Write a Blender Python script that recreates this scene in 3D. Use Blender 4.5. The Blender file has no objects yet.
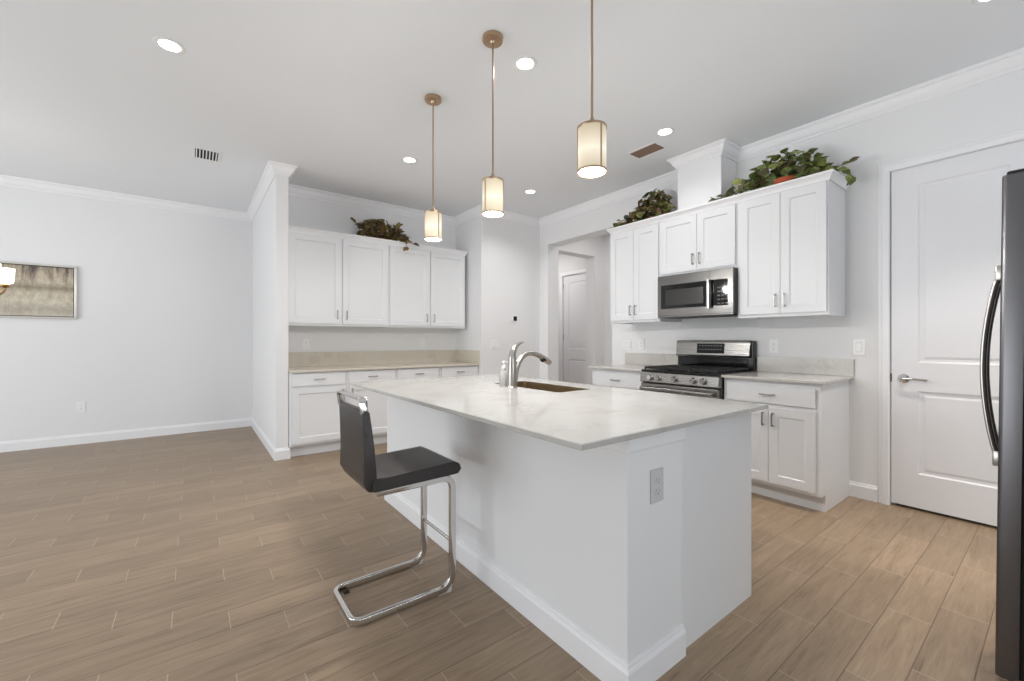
import bpy, bmesh, math, random
from mathutils import Vector, Matrix

sc = bpy.context.scene
C = sc.collection
R90 = math.pi / 2

# ------------------------------------------------------------------ camera
cam_d = bpy.data.cameras.new('camera')
cam = bpy.data.objects.new('camera', cam_d)
C.objects.link(cam)
YAW = 0.6478
cam.location = (0, 0, 1.1877)
cam.rotation_euler = (R90, 0, -YAW)
cam_d.sensor_width = 36
cam_d.lens = 36 * 420.0 / 1024
cam_d.clip_start = 0.02
sc.camera = cam

# ------------------------------------------------------------------ view, world, daylight, fill lamps
sc.view_settings.view_transform = 'Standard'
sc.view_settings.look = 'None'
sc.view_settings.gamma = 1
sc.view_settings.use_curve_mapping = False
sc.view_settings.exposure = 0.0
sc.cycles.max_bounces = 10
sc.cycles.diffuse_bounces = 6
sc.cycles.sample_clamp_indirect = 6

wd = bpy.data.worlds.new('daylight')
sc.world = wd
wd.use_nodes = True
wd.node_tree.nodes['Background'].inputs[0].default_value = (0.90, 0.95, 1.0, 1)
wd.node_tree.nodes['Background'].inputs[1].default_value = 0.15


def area(name, loc, rot, sx, sy, power, col=(1, 1, 1)):
    d = bpy.data.lights.new(name, 'AREA')
    d.shape = 'RECTANGLE'
    d.size, d.size_y, d.energy, d.color = sx, sy, power, col
    o = bpy.data.objects.new(name, d)
    C.objects.link(o)
    o.location, o.rotation_euler = loc, rot
    return o


# daylight through the left opening, and a rear opening placed to light the kitchen
area('daylight_sliding_door', (-4.55, 3.4, 1.25), (R90, 0, -R90), 4.2, 2.3, 122, (0.90, 0.955, 1.0))
# upward fill lamps added low in each opening to brighten the ceiling
area('ceiling_fill_left', (-4.45, 3.4, .30), (R90 + .87, 0, -R90), 4.1, .5, 34, (0.86, 0.94, 1.0))
area('ceiling_fill_rear', (1.0, -3.42, .55), (R90 + .87, 0, 0), 5.0, .5, 86, (0.86, 0.94, 1.0))
area('rear_opening_fill', (1.0, -3.55, 1.35), (R90, 0, 0), 5.0, 2.1, 9, (0.90, 0.95, 1.0))

ZC = 2.934      # ceiling height


# ------------------------------------------------------------------ materials
def lin(r, g, b):
    f = lambda c: (c / 255 / 12.92) if c <= 10 else ((c / 255 + 0.055) / 1.055) ** 2.4
    return (f(r), f(g), f(b), 1)


def mat(name, col, rough=0.5, metal=0.0, **kw):
    m = bpy.data.materials.new(name)
    m.use_nodes = True
    b = m.node_tree.nodes['Principled BSDF']
    b.inputs['Base Color'].default_value = col
    b.inputs['Roughness'].default_value = rough
    b.inputs['Metallic'].default_value = metal
    for k, v in kw.items():
        b.inputs[k.replace('_', ' ')].default_value = v
    return m


class NT:
    """short helper for node trees"""
    def __init__(s, m):
        s.t = m.node_tree
        s.b = s.t.nodes['Principled BSDF']

    def n(s, typ, **kw):
        nd = s.t.nodes.new(typ)
        for k, v in kw.items():
            setattr(nd, k, v)
        return nd

    def l(s, a, b):
        s.t.links.new(a, b)

    def math(s, op, a, b=None, c=None):
        nd = s.n('ShaderNodeMath', operation=op)
        for i, v in enumerate((a, b, c)):
            if v is None:
                continue
            if isinstance(v, (int, float)):
                nd.inputs[i].default_value = v
            else:
                s.l(v, nd.inputs[i])
        return nd.outputs[0]

    def ramp(s, fac, stops):
        r = s.n('ShaderNodeValToRGB')
        e = r.color_ramp.elements
        while len(e) < len(stops):
            e.new(0.5)
        for i, (p, c) in enumerate(stops):
            e[i].position = p
            e[i].color = c
        s.l(fac, r.inputs[0])
        return r.outputs[0]

    def noise(s, vec, scale, detail=4, rough=0.5, dist=0.0):
        nd = s.n('ShaderNodeTexNoise')
        nd.inputs['Scale'].default_value = scale
        nd.inputs['Detail'].default_value = detail
        nd.inputs['Roughness'].default_value = rough
        nd.inputs['Distortion'].default_value = dist
        if vec is not None:
            s.l(vec, nd.inputs['Vector'])
        return nd.outputs['Fac']

    def obj(s):
        return s.n('ShaderNodeTexCoord').outputs['Object']

    def mapping(s, vec, scale=(1, 1, 1), loc=(0, 0, 0)):
        nd = s.n('ShaderNodeMapping')
        nd.inputs['Scale'].default_value = scale
        nd.inputs['Location'].default_value = loc
        s.l(vec, nd.inputs['Vector'])
        return nd.outputs[0]

    def bump(s, h, strength=0.1, dist=0.01):
        nd = s.n('ShaderNodeBump')
        nd.inputs['Strength'].default_value = strength
        nd.inputs['Distance'].default_value = dist
        s.l(h, nd.inputs['Height'])
        s.l(nd.outputs[0], s.b.inputs['Normal'])


def paint(name, col, rough, orange=0.03, scale=220):
    m = mat(name, col, rough)
    t = NT(m)
    t.bump(t.noise(t.obj(), scale, 2), orange, 0.002)
    return m


M = {}
M['wall'] = paint('wall_paint', lin(231, 231, 232), 0.75, 0.06)
M['ceiling'] = paint('ceiling_paint', lin(230, 232, 235), 0.85, 0.1, 160)
M['trim'] = paint('trim_paint', lin(238, 238, 240), 0.35, 0.01)
M['cabinet'] = paint('cabinet_paint', lin(228, 229, 231), 0.38, 0.01)
M['door'] = paint('door_paint', lin(230, 230, 233), 0.4, 0.01)
M['plastic'] = mat('white_plastic', lin(240, 240, 241), 0.3)
M['slot'] = mat('socket_slot_plastic', lin(120, 120, 120), 0.5)
M['nickel'] = mat('brushed_nickel', lin(176, 172, 166), 0.28, 1.0)
M['pull'] = mat('satin_nickel_pull', lin(160, 158, 156), 0.3, 1.0)
M['pendant'] = mat('pendant_nickel', lin(186, 160, 134), 0.3, 1.0)  # nickel with the brown floor reflection put into its colour
M['chrome'] = mat('chrome', lin(214, 212, 210), 0.08, 1.0)
M['black'] = mat('black_enamel', lin(22, 21, 21), 0.18)
M['iron'] = mat('cast_iron', lin(24, 23, 23), 0.55)
M['glass_black'] = mat('black_glass', lin(14, 14, 15), 0.05)
M['gasket'] = mat('rubber_gasket', lin(14, 14, 14), 0.7)
M['keys'] = mat('key_print', lin(120, 120, 122), 0.5)
M['leather'] = paint('black_leather', lin(46, 41, 40), 0.36, 0.25, 400)
M['terracotta'] = paint('terracotta', lin(186, 86, 50), 0.7, 0.2, 90)
M['redpot'] = paint('red_clay', lin(150, 54, 48), 0.7, 0.2, 90)
M['stem'] = mat('plant_stem', lin(92, 84, 50), 0.7)
M['gap_shade'] = mat('plate_gap_plastic', lin(196, 196, 196), 0.5)  # grey for the painted shadow line around switch rockers
M['plastic_grey'] = mat('light_grey_plastic', lin(206, 206, 206), 0.35)
M['void'] = mat('vent_shadow_box', lin(40, 38, 37), 0.8)
M['vent_white'] = mat('vent_white_metal', lin(232, 232, 232), 0.4)
M['vent_floor_tint'] = mat('vent_floor_reflection', lin(128, 104, 90), 0.5)  # brown floor reflection put into the louver colour
M['clear'] = mat('clear_plastic', lin(232, 230, 226), 0.2, 0.0, Transmission_Weight=0.25, IOR=1.3)
M['soap'] = mat('soap_bottle_plastic', lin(232, 232, 232), 0.15, 0.0, Transmission_Weight=0.7, IOR=1.3)
M['brass'] = mat('antique_brass', lin(150, 118, 76), 0.3, 1.0)
M['silver'] = mat('silver_frame', lin(216, 214, 210), 0.3, 0.7)
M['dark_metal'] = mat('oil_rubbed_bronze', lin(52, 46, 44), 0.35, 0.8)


def steel(name, col, axis, rough=0.26):
    m = mat(name, col, rough, 1.0)
    t = NT(m)
    sc_ = [260, 260, 260]
    sc_[axis] = 2
    n = t.noise(t.mapping(t.obj(), sc_), 1.0, 3)
    t.l(t.math('MULTIPLY_ADD', n, 0.16, rough - 0.08), t.b.inputs['Roughness'])
    t.bump(n, 0.03, 0.001)
    return m


M['steel'] = steel('brushed_steel', lin(150, 148, 145), 0, 0.28)
M['steel_mw'] = steel('microwave_steel', lin(122, 120, 118), 0, 0.24)
M['steel_v'] = steel('brushed_steel_fridge', lin(112, 111, 113), 2, 0.34)
M['basin'] = steel('sink_steel', lin(176, 156, 126), 1, 0.34)  # basin steel, a warm reflection mixed into its base colour


def quartz(name, base, vein, speck, vscale, rough):
    m = mat(name, base, rough)
    t = NT(m)
    o = t.obj()
    w = t.noise(o, vscale, 6, 0.6, 1.4)
    v = t.math('ABSOLUTE', t.math('SUBTRACT', w, 0.5))
    veins = t.ramp(v, [(0.0, vein), (0.025, vein), (0.07, base), (1, base)])
    patch = t.ramp(t.noise(o, 4.5, 5), [(0.45, (0, 0, 0, 1)), (0.62, (1, 1, 1, 1))])
    mx = t.n('ShaderNodeMix', data_type='RGBA')
    t.l(patch, mx.inputs['Factor'])
    mx.inputs[6].default_value = base
    t.l(veins, mx.inputs[7])
    sp = t.ramp(t.noise(o, 85, 3, 0.7), [(0.36, (1, 1, 1, 1)), (0.43, (0, 0, 0, 1))])
    mx2 = t.n('ShaderNodeMix', data_type='RGBA')
    t.l(sp, mx2.inputs['Factor'])
    t.l(mx.outputs[2], mx2.inputs[6])
    mx2.inputs[7].default_value = speck
    t.l(mx2.outputs[2], t.b.inputs['Base Color'])
    return m


M['quartz'] = quartz('island_quartz', lin(190, 188, 184), lin(179, 176, 171), lin(187, 184, 179), 6, 0.1)
M['quartz_grey'] = quartz('range_quartz', lin(203, 200, 195), lin(192, 188, 182), lin(184, 180, 174), 5, 0.14)
M['quartz_beige'] = quartz('nook_quartz', lin(210, 203, 190), lin(201, 192, 177), lin(195, 186, 170), 6, 0.2)


def make_floor_mat():
    m = mat('wood_look_plank_tile', lin(150, 125, 100), 0.38)
    t = NT(m)
    sep = t.n('ShaderNodeSeparateXYZ')
    t.l(t.obj(), sep.inputs[0])
    x, y = sep.outputs[0], sep.outputs[1]
    W, L = 0.145, 0.585
    rv = t.math('DIVIDE', t.math('SUBTRACT', y, 0.485), W)
    row = t.math('FLOOR', rv)
    rf = t.math('SUBTRACT', rv, row)
    uv = t.math('DIVIDE', t.math('ADD', t.math('SUBTRACT', x, 0.51), t.math('MULTIPLY', row, L / 3)), L)
    col = t.math('FLOOR', uv)
    cf = t.math('SUBTRACT', uv, col)
    # distance to the nearest long and short joints, in metres
    dl = t.math('MULTIPLY', t.math('MINIMUM', rf, t.math('SUBTRACT', 1.0, rf)), W)
    ds = t.math('MULTIPLY', t.math('MINIMUM', cf, t.math('SUBTRACT', 1.0, cf)), L)
    ident = t.n('ShaderNodeCombineXYZ')
    t.l(row, ident.inputs[0])
    t.l(col, ident.inputs[1])
    wn = t.n('ShaderNodeTexWhiteNoise', noise_dimensions='2D')
    t.l(ident.outputs[0], wn.inputs['Vector'])
    rnd = wn.outputs['Value']
    gv = t.n('ShaderNodeCombineXYZ')
    t.l(t.math('ADD', t.math('MULTIPLY', x, 1.0), t.math('MULTIPLY', rnd, 37.0)), gv.inputs[0])
    t.l(t.math('MULTIPLY', y, 11.0), gv.inputs[1])
    t.l(t.math('MULTIPLY', rnd, 9.0), gv.inputs[2])
    g1 = t.noise(gv.outputs[0], 3.2, 6, 0.62, 0.8)
    g2 = t.noise(t.mapping(gv.outputs[0], (1.4, 5, 1)), 6, 4, 0.6)
    grain = t.math('ADD', t.math('MULTIPLY', g1, 0.6), t.math('MULTIPLY', g2, 0.4))
    wood = t.ramp(grain, [(0.30, lin(104, 84, 66)), (0.43, lin(140, 120, 98)), (0.55, lin(153, 132, 109)), (0.72, lin(170, 150, 127))])
    hsv = t.n('ShaderNodeHueSaturation')
    t.l(wood, hsv.inputs['Color'])
    t.l(t.math('MULTIPLY_ADD', rnd, 0.18, 0.91), hsv.inputs['Value'])
    hsv.inputs['Saturation'].default_value = 1.0
    d = t.math('MINIMUM', dl, ds)
    jc = t.n('ShaderNodeMix', data_type='RGBA')
    t.l(t.math('LESS_THAN', ds, dl), jc.inputs['Factor'])
    jc.inputs[6].default_value = lin(112, 92, 74)
    jc.inputs[7].default_value = lin(176, 158, 138)  # short joints painted lighter, as if window light grazed their edges
    joint = t.ramp(t.math('MULTIPLY', d, 100.0), [(0.10, (1, 1, 1, 1)), (0.24, (0, 0, 0, 1))])
    mx = t.n('ShaderNodeMix', data_type='RGBA')
    t.l(joint, mx.inputs['Factor'])
    t.l(hsv.outputs[0], mx.inputs[6])
    t.l(jc.outputs[2], mx.inputs[7])
    t.l(mx.outputs[2], t.b.inputs['Base Color'])
    h = t.math('ADD', t.math('MINIMUM', t.math('MULTIPLY', d, 250.0), 1.0), t.math('MULTIPLY', grain, 0.12))
    t.bump(h, 0.5, 0.002)
    t.l(t.math('MULTIPLY_ADD', grain, 0.25, 0.27), t.b.inputs['Roughness'])
    return m


M['floor'] = make_floor_mat()


def leafmat(name, stops):
    m = mat(name, stops[0][1], 0.45)
    t = NT(m)
    g = t.n('ShaderNodeNewGeometry')
    c = t.ramp(g.outputs['Random Per Island'], stops)
    n = t.noise(t.obj(), 70, 3)
    mx = t.n('ShaderNodeMix', data_type='RGBA', blend_type='MULTIPLY')
    mx.inputs['Factor'].default_value = 0.6
    t.l(c, mx.inputs[6])
    t.l(t.ramp(n, [(0.35, (0.45, 0.45, 0.4, 1)), (0.6, (1.45, 1.4, 1.2, 1))]), mx.inputs[7])
    t.l(mx.outputs[2], t.b.inputs['Base Color'])
    return m


M['leaf'] = leafmat('green_leaf', [(0, lin(62, 78, 46)), (0.35, lin(100, 114, 60)), (0.65, lin(146, 154, 88)), (0.85, lin(88, 74, 54)), (1, lin(84, 96, 54))])
M['leaf_mix'] = leafmat('green_and_russet_leaf', [(0, lin(56, 62, 40)), (0.3, lin(110, 112, 60)), (0.6, lin(96, 60, 46)), (0.8, lin(152, 146, 88)), (1, lin(80, 88, 50))])
M['leaf_dark'] = leafmat('olive_and_brown_leaf', [(0, lin(58, 48, 32)), (0.35, lin(100, 88, 46)), (0.6, lin(82, 52, 38)), (0.85, lin(132, 118, 64)), (1, lin(100, 66, 42))])


def emit(name, col, strength):
    m = bpy.data.materials.new(name)
    m.use_nodes = True
    b = m.node_tree.nodes['Principled BSDF']
    b.inputs['Base Color'].default_value = (0.8, 0.8, 0.8, 1)
    b.inputs['Emission Color'].default_value = col
    b.inputs['Emission Strength'].default_value = strength
    return m


M['lens'] = emit('led_lens', (1, 0.98, 0.95, 1), 7)
M['diffuser'] = emit('lamp_diffuser', (1, 0.95, 0.84, 1), 1.6)
M['screen'] = mat('thermostat_screen', lin(26, 27, 24), 0.15)


def make_shade_mat():
    # cream glass lit from within: brightest around the bulb
    m = emit('cream_lamp_glass', (1, 0.85, 0.6, 1), 1.0)
    t = NT(m)
    sep = t.n('ShaderNodeSeparateXYZ')
    t.l(t.n('ShaderNodeTexCoord').outputs['Generated'], sep.inputs[0])
    z = sep.outputs[2]
    d = t.math('ABSOLUTE', t.math('SUBTRACT', z, 0.45))
    t.l(t.ramp(d, [(0.0, (1, 0.95, 0.78, 1)), (0.2, (1, 0.90, 0.70, 1)), (0.5, (1, 0.84, 0.60, 1))]), t.b.inputs['Emission Color'])
    t.l(t.math('SUBTRACT', 0.80, t.math('MULTIPLY', d, 0.75)), t.b.inputs['Emission Strength'])
    t.b.inputs['Base Color'].default_value = lin(150, 140, 122)
    t.b.inputs['Roughness'].default_value = 0.25
    return m


M['shade'] = make_shade_mat()


def make_art_mat():
    m = mat('abstract_canvas', lin(190, 180, 164), 0.6)
    t = NT(m)
    o = t.obj()
    sep = t.n('ShaderNodeSeparateXYZ')
    t.l(o, sep.inputs[0])
    z = sep.outputs[2]
    smear = t.noise(t.mapping(o, (13, 1, 2.2)), 1.2, 6, 0.68, 0.7)
    band = t.math('MULTIPLY', z, 1.65)            # 0 at the bottom, 1 at the top
    dark = t.math('MULTIPLY', smear, t.math('MULTIPLY_ADD', band, 0.9, 0.25))
    c1 = t.ramp(dark, [(0.2, lin(204, 196, 180)), (0.42, lin(188, 176, 156)), (0.56, lin(150, 138, 122)), (0.68, lin(88, 80, 76))])
    mot = t.n('ShaderNodeMix', data_type='RGBA', blend_type='OVERLAY')
    mot.inputs['Factor'].default_value = .55
    t.l(c1, mot.inputs[6])
    t.l(t.ramp(t.noise(t.mapping(o, (1, 1, .7)), 26, 6, .75), [(.3, (.2, .2, .2, 1)), (.7, (.8, .8, .78, 1))]), mot.inputs[7])
    c1 = mot.outputs[2]
    near = t.math('SUBTRACT', 1.0, t.math('MULTIPLY', t.math('ABSOLUTE', t.math('SUBTRACT', z, 0.34)), 16.0))
    sp = t.math('MULTIPLY', t.math('MAXIMUM', near, 0.0), t.noise(o, 45, 5, 0.8))
    mx = t.n('ShaderNodeMix', data_type='RGBA')
    t.l(t.math('MULTIPLY', sp, 1.3), mx.inputs['Factor'])
    t.l(c1, mx.inputs[6])
    mx.inputs[7].default_value = lin(112, 102, 82)
    low = t.math('SUBTRACT', 1.0, t.math('MULTIPLY', t.math('ABSOLUTE', t.math('SUBTRACT', z, 0.1)), 11.0))
    sp2 = t.math('MULTIPLY', t.math('MAXIMUM', low, 0.0), t.noise(t.mapping(o, (10, 1, 5)), 1.8, 5, 0.7))
    mx2 = t.n('ShaderNodeMix', data_type='RGBA')
    t.l(t.math('MULTIPLY', sp2, 0.9), mx2.inputs['Factor'])
    t.l(mx.outputs[2], mx2.inputs[6])
    mx2.inputs[7].default_value = lin(128, 120, 112)
    t.l(mx2.outputs[2], t.b.inputs['Base Color'])
    return m


M['art'] = make_art_mat()


# ------------------------------------------------------------------ mesh helpers
class MB:
    def __init__(s):
        s.bm = bmesh.new()

    def box(s, x0, y0, z0, x1, y1, z1, bev=0.0, seg=2):
        r = bmesh.ops.create_cube(s.bm, size=1)
        vs = r['verts']
        for v in vs:
            v.co = Vector(((x0 + x1) / 2 + v.co.x * (x1 - x0), (y0 + y1) / 2 + v.co.y * (y1 - y0), (z0 + z1) / 2 + v.co.z * (z1 - z0)))
        if bev:
            es = list({e for v in vs for e in v.link_edges})
            bmesh.ops.bevel(s.bm, geom=es, offset=bev, segments=seg, profile=0.5, affect='EDGES')
        return s

    def face(s, pts):
        return s.bm.faces.new([s.bm.verts.new(p) for p in pts])

    def prism(s, pts, ext, bev=0.0, seg=2):
        """closed polygon pts (3D, planar) pushed along the vector ext"""
        ext = Vector(ext)
        a = [s.bm.verts.new(p) for p in pts]
        b = [s.bm.verts.new(Vector(p) + ext) for p in pts]
        n = len(a)
        s.bm.faces.new(a)
        s.bm.faces.new(b[::-1])
        for i in range(n):
            s.bm.faces.new((a[i], b[i], b[(i + 1) % n], a[(i + 1) % n]))
        if bev:
            es = [e for e in s.bm.edges if (e.verts[0] in a and e.verts[1] in a) or (e.verts[0] in b and e.verts[1] in b)]
            bmesh.ops.bevel(s.bm, geom=es, offset=bev, segments=seg, profile=0.5, affect='EDGES')
        return s

    def lathe(s, prof, cx=0, cy=0, cz=0, n=32, axis='z', cap=True):
        """prof: list of (radius, height)"""
        rings = []
        for r, h in prof:
            ring = []
            for k in range(n):
                a = 2 * math.pi * k / n
                p = (r * math.cos(a), r * math.sin(a), h)
                if axis == 'y':
                    p = (p[0], -p[2], p[1])
                elif axis == 'x':
                    p = (p[2], p[0], p[1])
                ring.append(s.bm.verts.new((p[0] + cx, p[1] + cy, p[2] + cz)))
            rings.append(ring)
        for a, b in zip(rings, rings[1:]):
            for k in range(n):
                s.bm.faces.new((a[k], a[(k + 1) % n], b[(k + 1) % n], b[k]))
        if (abs(prof[0][0] - prof[-1][0]) < 1e-6 and abs(prof[0][1] - prof[-1][1]) < 1e-6):
            bmesh.ops.remove_doubles(s.bm, verts=rings[0] + rings[-1], dist=1e-5)
            return s
        if not cap:
            return s
        if prof[0][0] > 1e-6:
            s.bm.faces.new(rings[0][::-1])
        if prof[-1][0] > 1e-6:
            s.bm.faces.new(rings[-1])
        return s

    def sweep(s, path, section, up=(0, 0, 1), closed=False, scales=None):
        """section: list of (a, b) offsets along side and up vectors"""
        P = [Vector(p) for p in path]
        n = len(P)
        rings = []
        u_prev = Vector(up)
        for i in range(n):
            if closed:
                t = (P[(i + 1) % n] - P[i - 1]).normalized()
            elif i == 0:
                t = (P[1] - P[0]).normalized()
            elif i == n - 1:
                t = (P[-1] - P[-2]).normalized()
            else:
                t = ((P[i + 1] - P[i]).normalized() + (P[i] - P[i - 1]).normalized()).normalized()
            u = u_prev - t * u_prev.dot(t)
            if u.length < 1e-4:
                u = Vector((1, 0, 0)) - t * t.x
            u.normalize()
            side = t.cross(u)
            u_prev = u
            k = scales[i] if scales else 1.0
            rings.append([s.bm.verts.new(P[i] + side * a * k + u * b * k) for a, b in section])
        m = len(section)
        last = n if closed else n - 1
        for i in range(last):
            A, B = rings[i], rings[(i + 1) % n]
            for k in range(m):
                s.bm.faces.new((A[k], A[(k + 1) % m], B[(k + 1) % m], B[k]))
        if not closed:
            s.bm.faces.new(rings[0][::-1])
            s.bm.faces.new(rings[-1])
        return s

    def tube(s, path, r, n=12, closed=False, up=(0, 0, 1), scales=None):
        return s.sweep(path, [(r * math.cos(2 * math.pi * k / n), r * math.sin(2 * math.pi * k / n)) for k in range(n)], up, closed, scales)

    def sphere(s, c, r, sx=1, sy=1, sz=1):
        rr = bmesh.ops.create_uvsphere(s.bm, u_segments=20, v_segments=12, radius=r)
        for v in rr['verts']:
            v.co = Vector((c[0] + v.co.x * sx, c[1] + v.co.y * sy, c[2] + v.co.z * sz))
        return s

    def panelled(s, w, h, th, panels, prof, x0=0, z0=0, yf=0.0):
        """slab with its front at y = yf (facing -y) and recessed panels; prof = [(inset, depth)]"""
        xs = sorted({0, w, *[p[0] for p in panels], *[p[2] for p in panels]})
        zs = sorted({0, h, *[p[1] for p in panels], *[p[3] for p in panels]})
        cache = {}

        def V(x, y, z):
            k = (round(x, 5), round(y, 5), round(z, 5))
            if k not in cache:
                cache[k] = s.bm.verts.new((x0 + x, yf + y, z0 + z))
            return cache[k]

        def quad(a, b, c, d):
            s.bm.faces.new((a, b, c, d))
        for i in range(len(xs) - 1):
            for j in range(len(zs) - 1):
                xa, xb, za, zb = xs[i], xs[i + 1], zs[j], zs[j + 1]
                pan = [p for p in panels if abs(p[0] - xa) < 1e-6 and abs(p[1] - za) < 1e-6 and abs(p[2] - xb) < 1e-6 and abs(p[3] - zb) < 1e-6]
                if not pan:
                    quad(V(xa, 0, za), V(xb, 0, za), V(xb, 0, zb), V(xa, 0, zb))
                    continue
                ring = [(xa, 0, za), (xb, 0, za), (xb, 0, zb), (xa, 0, zb)]
                for ins, dep in prof:
                    nr = [(xa + ins, dep, za + ins), (xb - ins, dep, za + ins), (xb - ins, dep, zb - ins), (xa + ins, dep, zb - ins)]
                    for k in range(4):
                        quad(V(*ring[k]), V(*ring[(k + 1) % 4]), V(*nr[(k + 1) % 4]), V(*nr[k]))
                    ring = nr
                quad(*[V(*p) for p in ring])
        # sides and back
        for i in range(len(xs) - 1):
            quad(V(xs[i], 0, 0), V(xs[i], th, 0), V(xs[i + 1], th, 0), V(xs[i + 1], 0, 0))
            quad(V(xs[i], 0, h), V(xs[i + 1], 0, h), V(xs[i + 1], th, h), V(xs[i], th, h))
        for j in range(len(zs) - 1):
            quad(V(0, 0, zs[j]), V(0, 0, zs[j + 1]), V(0, th, zs[j + 1]), V(0, th, zs[j]))
            quad(V(w, 0, zs[j]), V(w, th, zs[j]), V(w, th, zs[j + 1]), V(w, 0, zs[j + 1]))
        s.bm.faces.new([V(x, th, 0) for x in xs] + [V(w, th, z) for z in zs[1:]] + [V(x, th, h) for x in xs[-2::-1]] + [V(0, th, z) for z in zs[-2:0:-1]])
        return s

    def moved(s, mtx):
        bmesh.ops.transform(s.bm, matrix=mtx, verts=s.bm.verts)
        return s

    def build(s, name, m, parent=None, loc=None, rotz=0, smooth=None):
        bmesh.ops.recalc_face_normals(s.bm, faces=s.bm.faces)
        me = bpy.data.meshes.new(name)
        if smooth is not None:
            ca = math.radians(smooth)
            for f in s.bm.faces:
                f.smooth = True
            for e in s.bm.edges:
                if len(e.link_faces) == 2 and e.calc_face_angle(0) > ca:
                    e.smooth = False
        s.bm.to_mesh(me)
        s.bm.free()
        o = bpy.data.objects.new(name, me)
        me.materials.append(m)
        C.objects.link(o)
        if parent:
            o.parent = parent
        if loc:
            o.location = loc
        o.rotation_euler.z = rotz
        return o


def tag(o, label, cat, group=None):
    o['label'] = label
    o['category'] = cat
    if group:
        o['group'] = group
    return o


def thing(name, label, cat, loc, rotz=0.0, group=None):
    o = bpy.data.objects.new(name, None)
    o.empty_display_size = 0.05
    C.objects.link(o)
    o.location = loc
    o.rotation_euler.z = rotz
    return tag(o, label, cat, group)


def dup(root, loc, rotz=None, label=None, group=None):
    r = root.copy()
    C.objects.link(r)
    r.location = loc
    if rotz is not None:
        r.rotation_euler.z = rotz
    if label:
        r['label'] = label
    if group:
        r['group'] = group
    for ch in list(root.children):
        c = ch.copy()
        C.objects.link(c)
        c.parent = r
        for g in list(ch.children):
            d = g.copy()
            C.objects.link(d)
            d.parent = c
    return r


def struct(o):
    o['kind'] = 'structure'
    return o


def fillet(pts, r, n=6, closed=False):
    P = [Vector(p) for p in pts]
    out = []
    N = len(P)
    for i in range(N):
        if not closed and i in (0, N - 1):
            out.append(P[i])
            continue
        a, b, c = P[i - 1], P[i], P[(i + 1) % N]
        rr = r[i] if isinstance(r, (list, tuple)) else r
        d1, d2 = (a - b).normalized(), (c - b).normalized()
        ang = d1.angle(d2)
        t = min(rr / math.tan(ang / 2), (a - b).length * 0.49, (c - b).length * 0.49)
        p, q = b + d1 * t, b + d2 * t
        for k in range(n + 1):
            f = k / n
            out.append((1 - f) ** 2 * p + 2 * f * (1 - f) * b + f * f * q)
    return out


def rrect(w, h, r, n=4):
    out = []
    for cx, cy, a0 in ((w / 2 - r, h / 2 - r, 0), (-w / 2 + r, h / 2 - r, 90), (-w / 2 + r, -h / 2 + r, 180), (w / 2 - r, -h / 2 + r, 270)):
        for k in range(n + 1):
            a = math.radians(a0 + 90 * k / n)
            out.append((cx + r * math.cos(a), cy + r * math.sin(a)))
    return out


# ------------------------------------------------------------------ the room
XR = 4.0085          # range wall
YL = 6.833           # dining wall
YN, YP = 5.302, 4.629
XS1, XS2, YS = 0.645, 0.757, 4.726
XN = 3.0
XL, YB = -4.5, -3.5

struct(MB().box(XL - .2, YB - .2, -0.1, 6.6, 7.1, 0).build('floor', M['floor']))
struct(MB().box(XL - .2, YB - .2, ZC, 6.6, 7.1, ZC + .1).build('ceiling', M['ceiling']))
struct(MB().box(XL, YL, 0, XS2, YL + .15, ZC).build('wall_back', M['wall']))
struct(MB().box(XS1, YS, 0, XS2, YL, ZC, .004).build('wall_partition', M['wall']))
struct(MB().box(XS2, YN, 0, XN, YN + .15, ZC).build('wall_nook', M['wall']))
struct(MB().box(XN, YP, 0, XR, YN + .15, ZC, .004).build('wall_corner', M['wall']))
YO0, YO1, ZO = 3.30, 4.453, 2.552
DY0, DY1, DZ = 0.062, 0.772, 2.412      # pantry door opening
XW2 = XR + 0.208
w = MB()
w.box(XR, YB, 0, XW2, DY0, ZC)
w.box(XR, DY0, DZ, XW2, DY1, ZC)
w.box(XR, DY1, 0, XW2, YO0, ZC)
w.box(XR, YO0, ZO, XW2, YO1, ZC)
w.box(XR, YO1, 0, XW2, YN + .15, ZC)
struct(w.build('wall_right', M['wall']))
struct(MB().box(XW2 + .5, -.4, 0, XW2 + .6, 1.2, ZC).build('wall_light_block', M['wall']))  # unseen panel added to keep light out under the door
# the hall behind the opening
w = MB()
w.box(XW2, 4.63, ZO, 5.43, 4.83, ZC)
w.box(5.19, 4.63, 0, 5.43, 4.83, ZO)
struct(w.build('wall_hall_header', M['wall']))
struct(MB().box(5.43, 3.0, 0, 5.55, 4.83, ZC).build('wall_hall_right', M['wall']))
struct(MB().box(XW2, 3.05, 0, 5.43, 3.2, ZC).build('wall_hall_near', M['wall']))
w = MB()
w.box(5.62, 4.83, 0, 5.75, 4.99, ZC)
w.box(5.62, 4.99, 2.415, 5.75, 5.81, ZC)
w.box(5.62, 5.81, 0, 5.75, 7.0, ZC)
struct(w.build('wall_hall_far', M['wall']))
struct(MB().box(XW2, 6.9, 0, 5.62, 7.0, ZC).build('wall_hall_end', M['wall']))
struct(MB().box(XW2, YN + .15, 0, XW2 + .1, 6.9, ZC).build('wall_hall_left', M['wall']))
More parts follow.
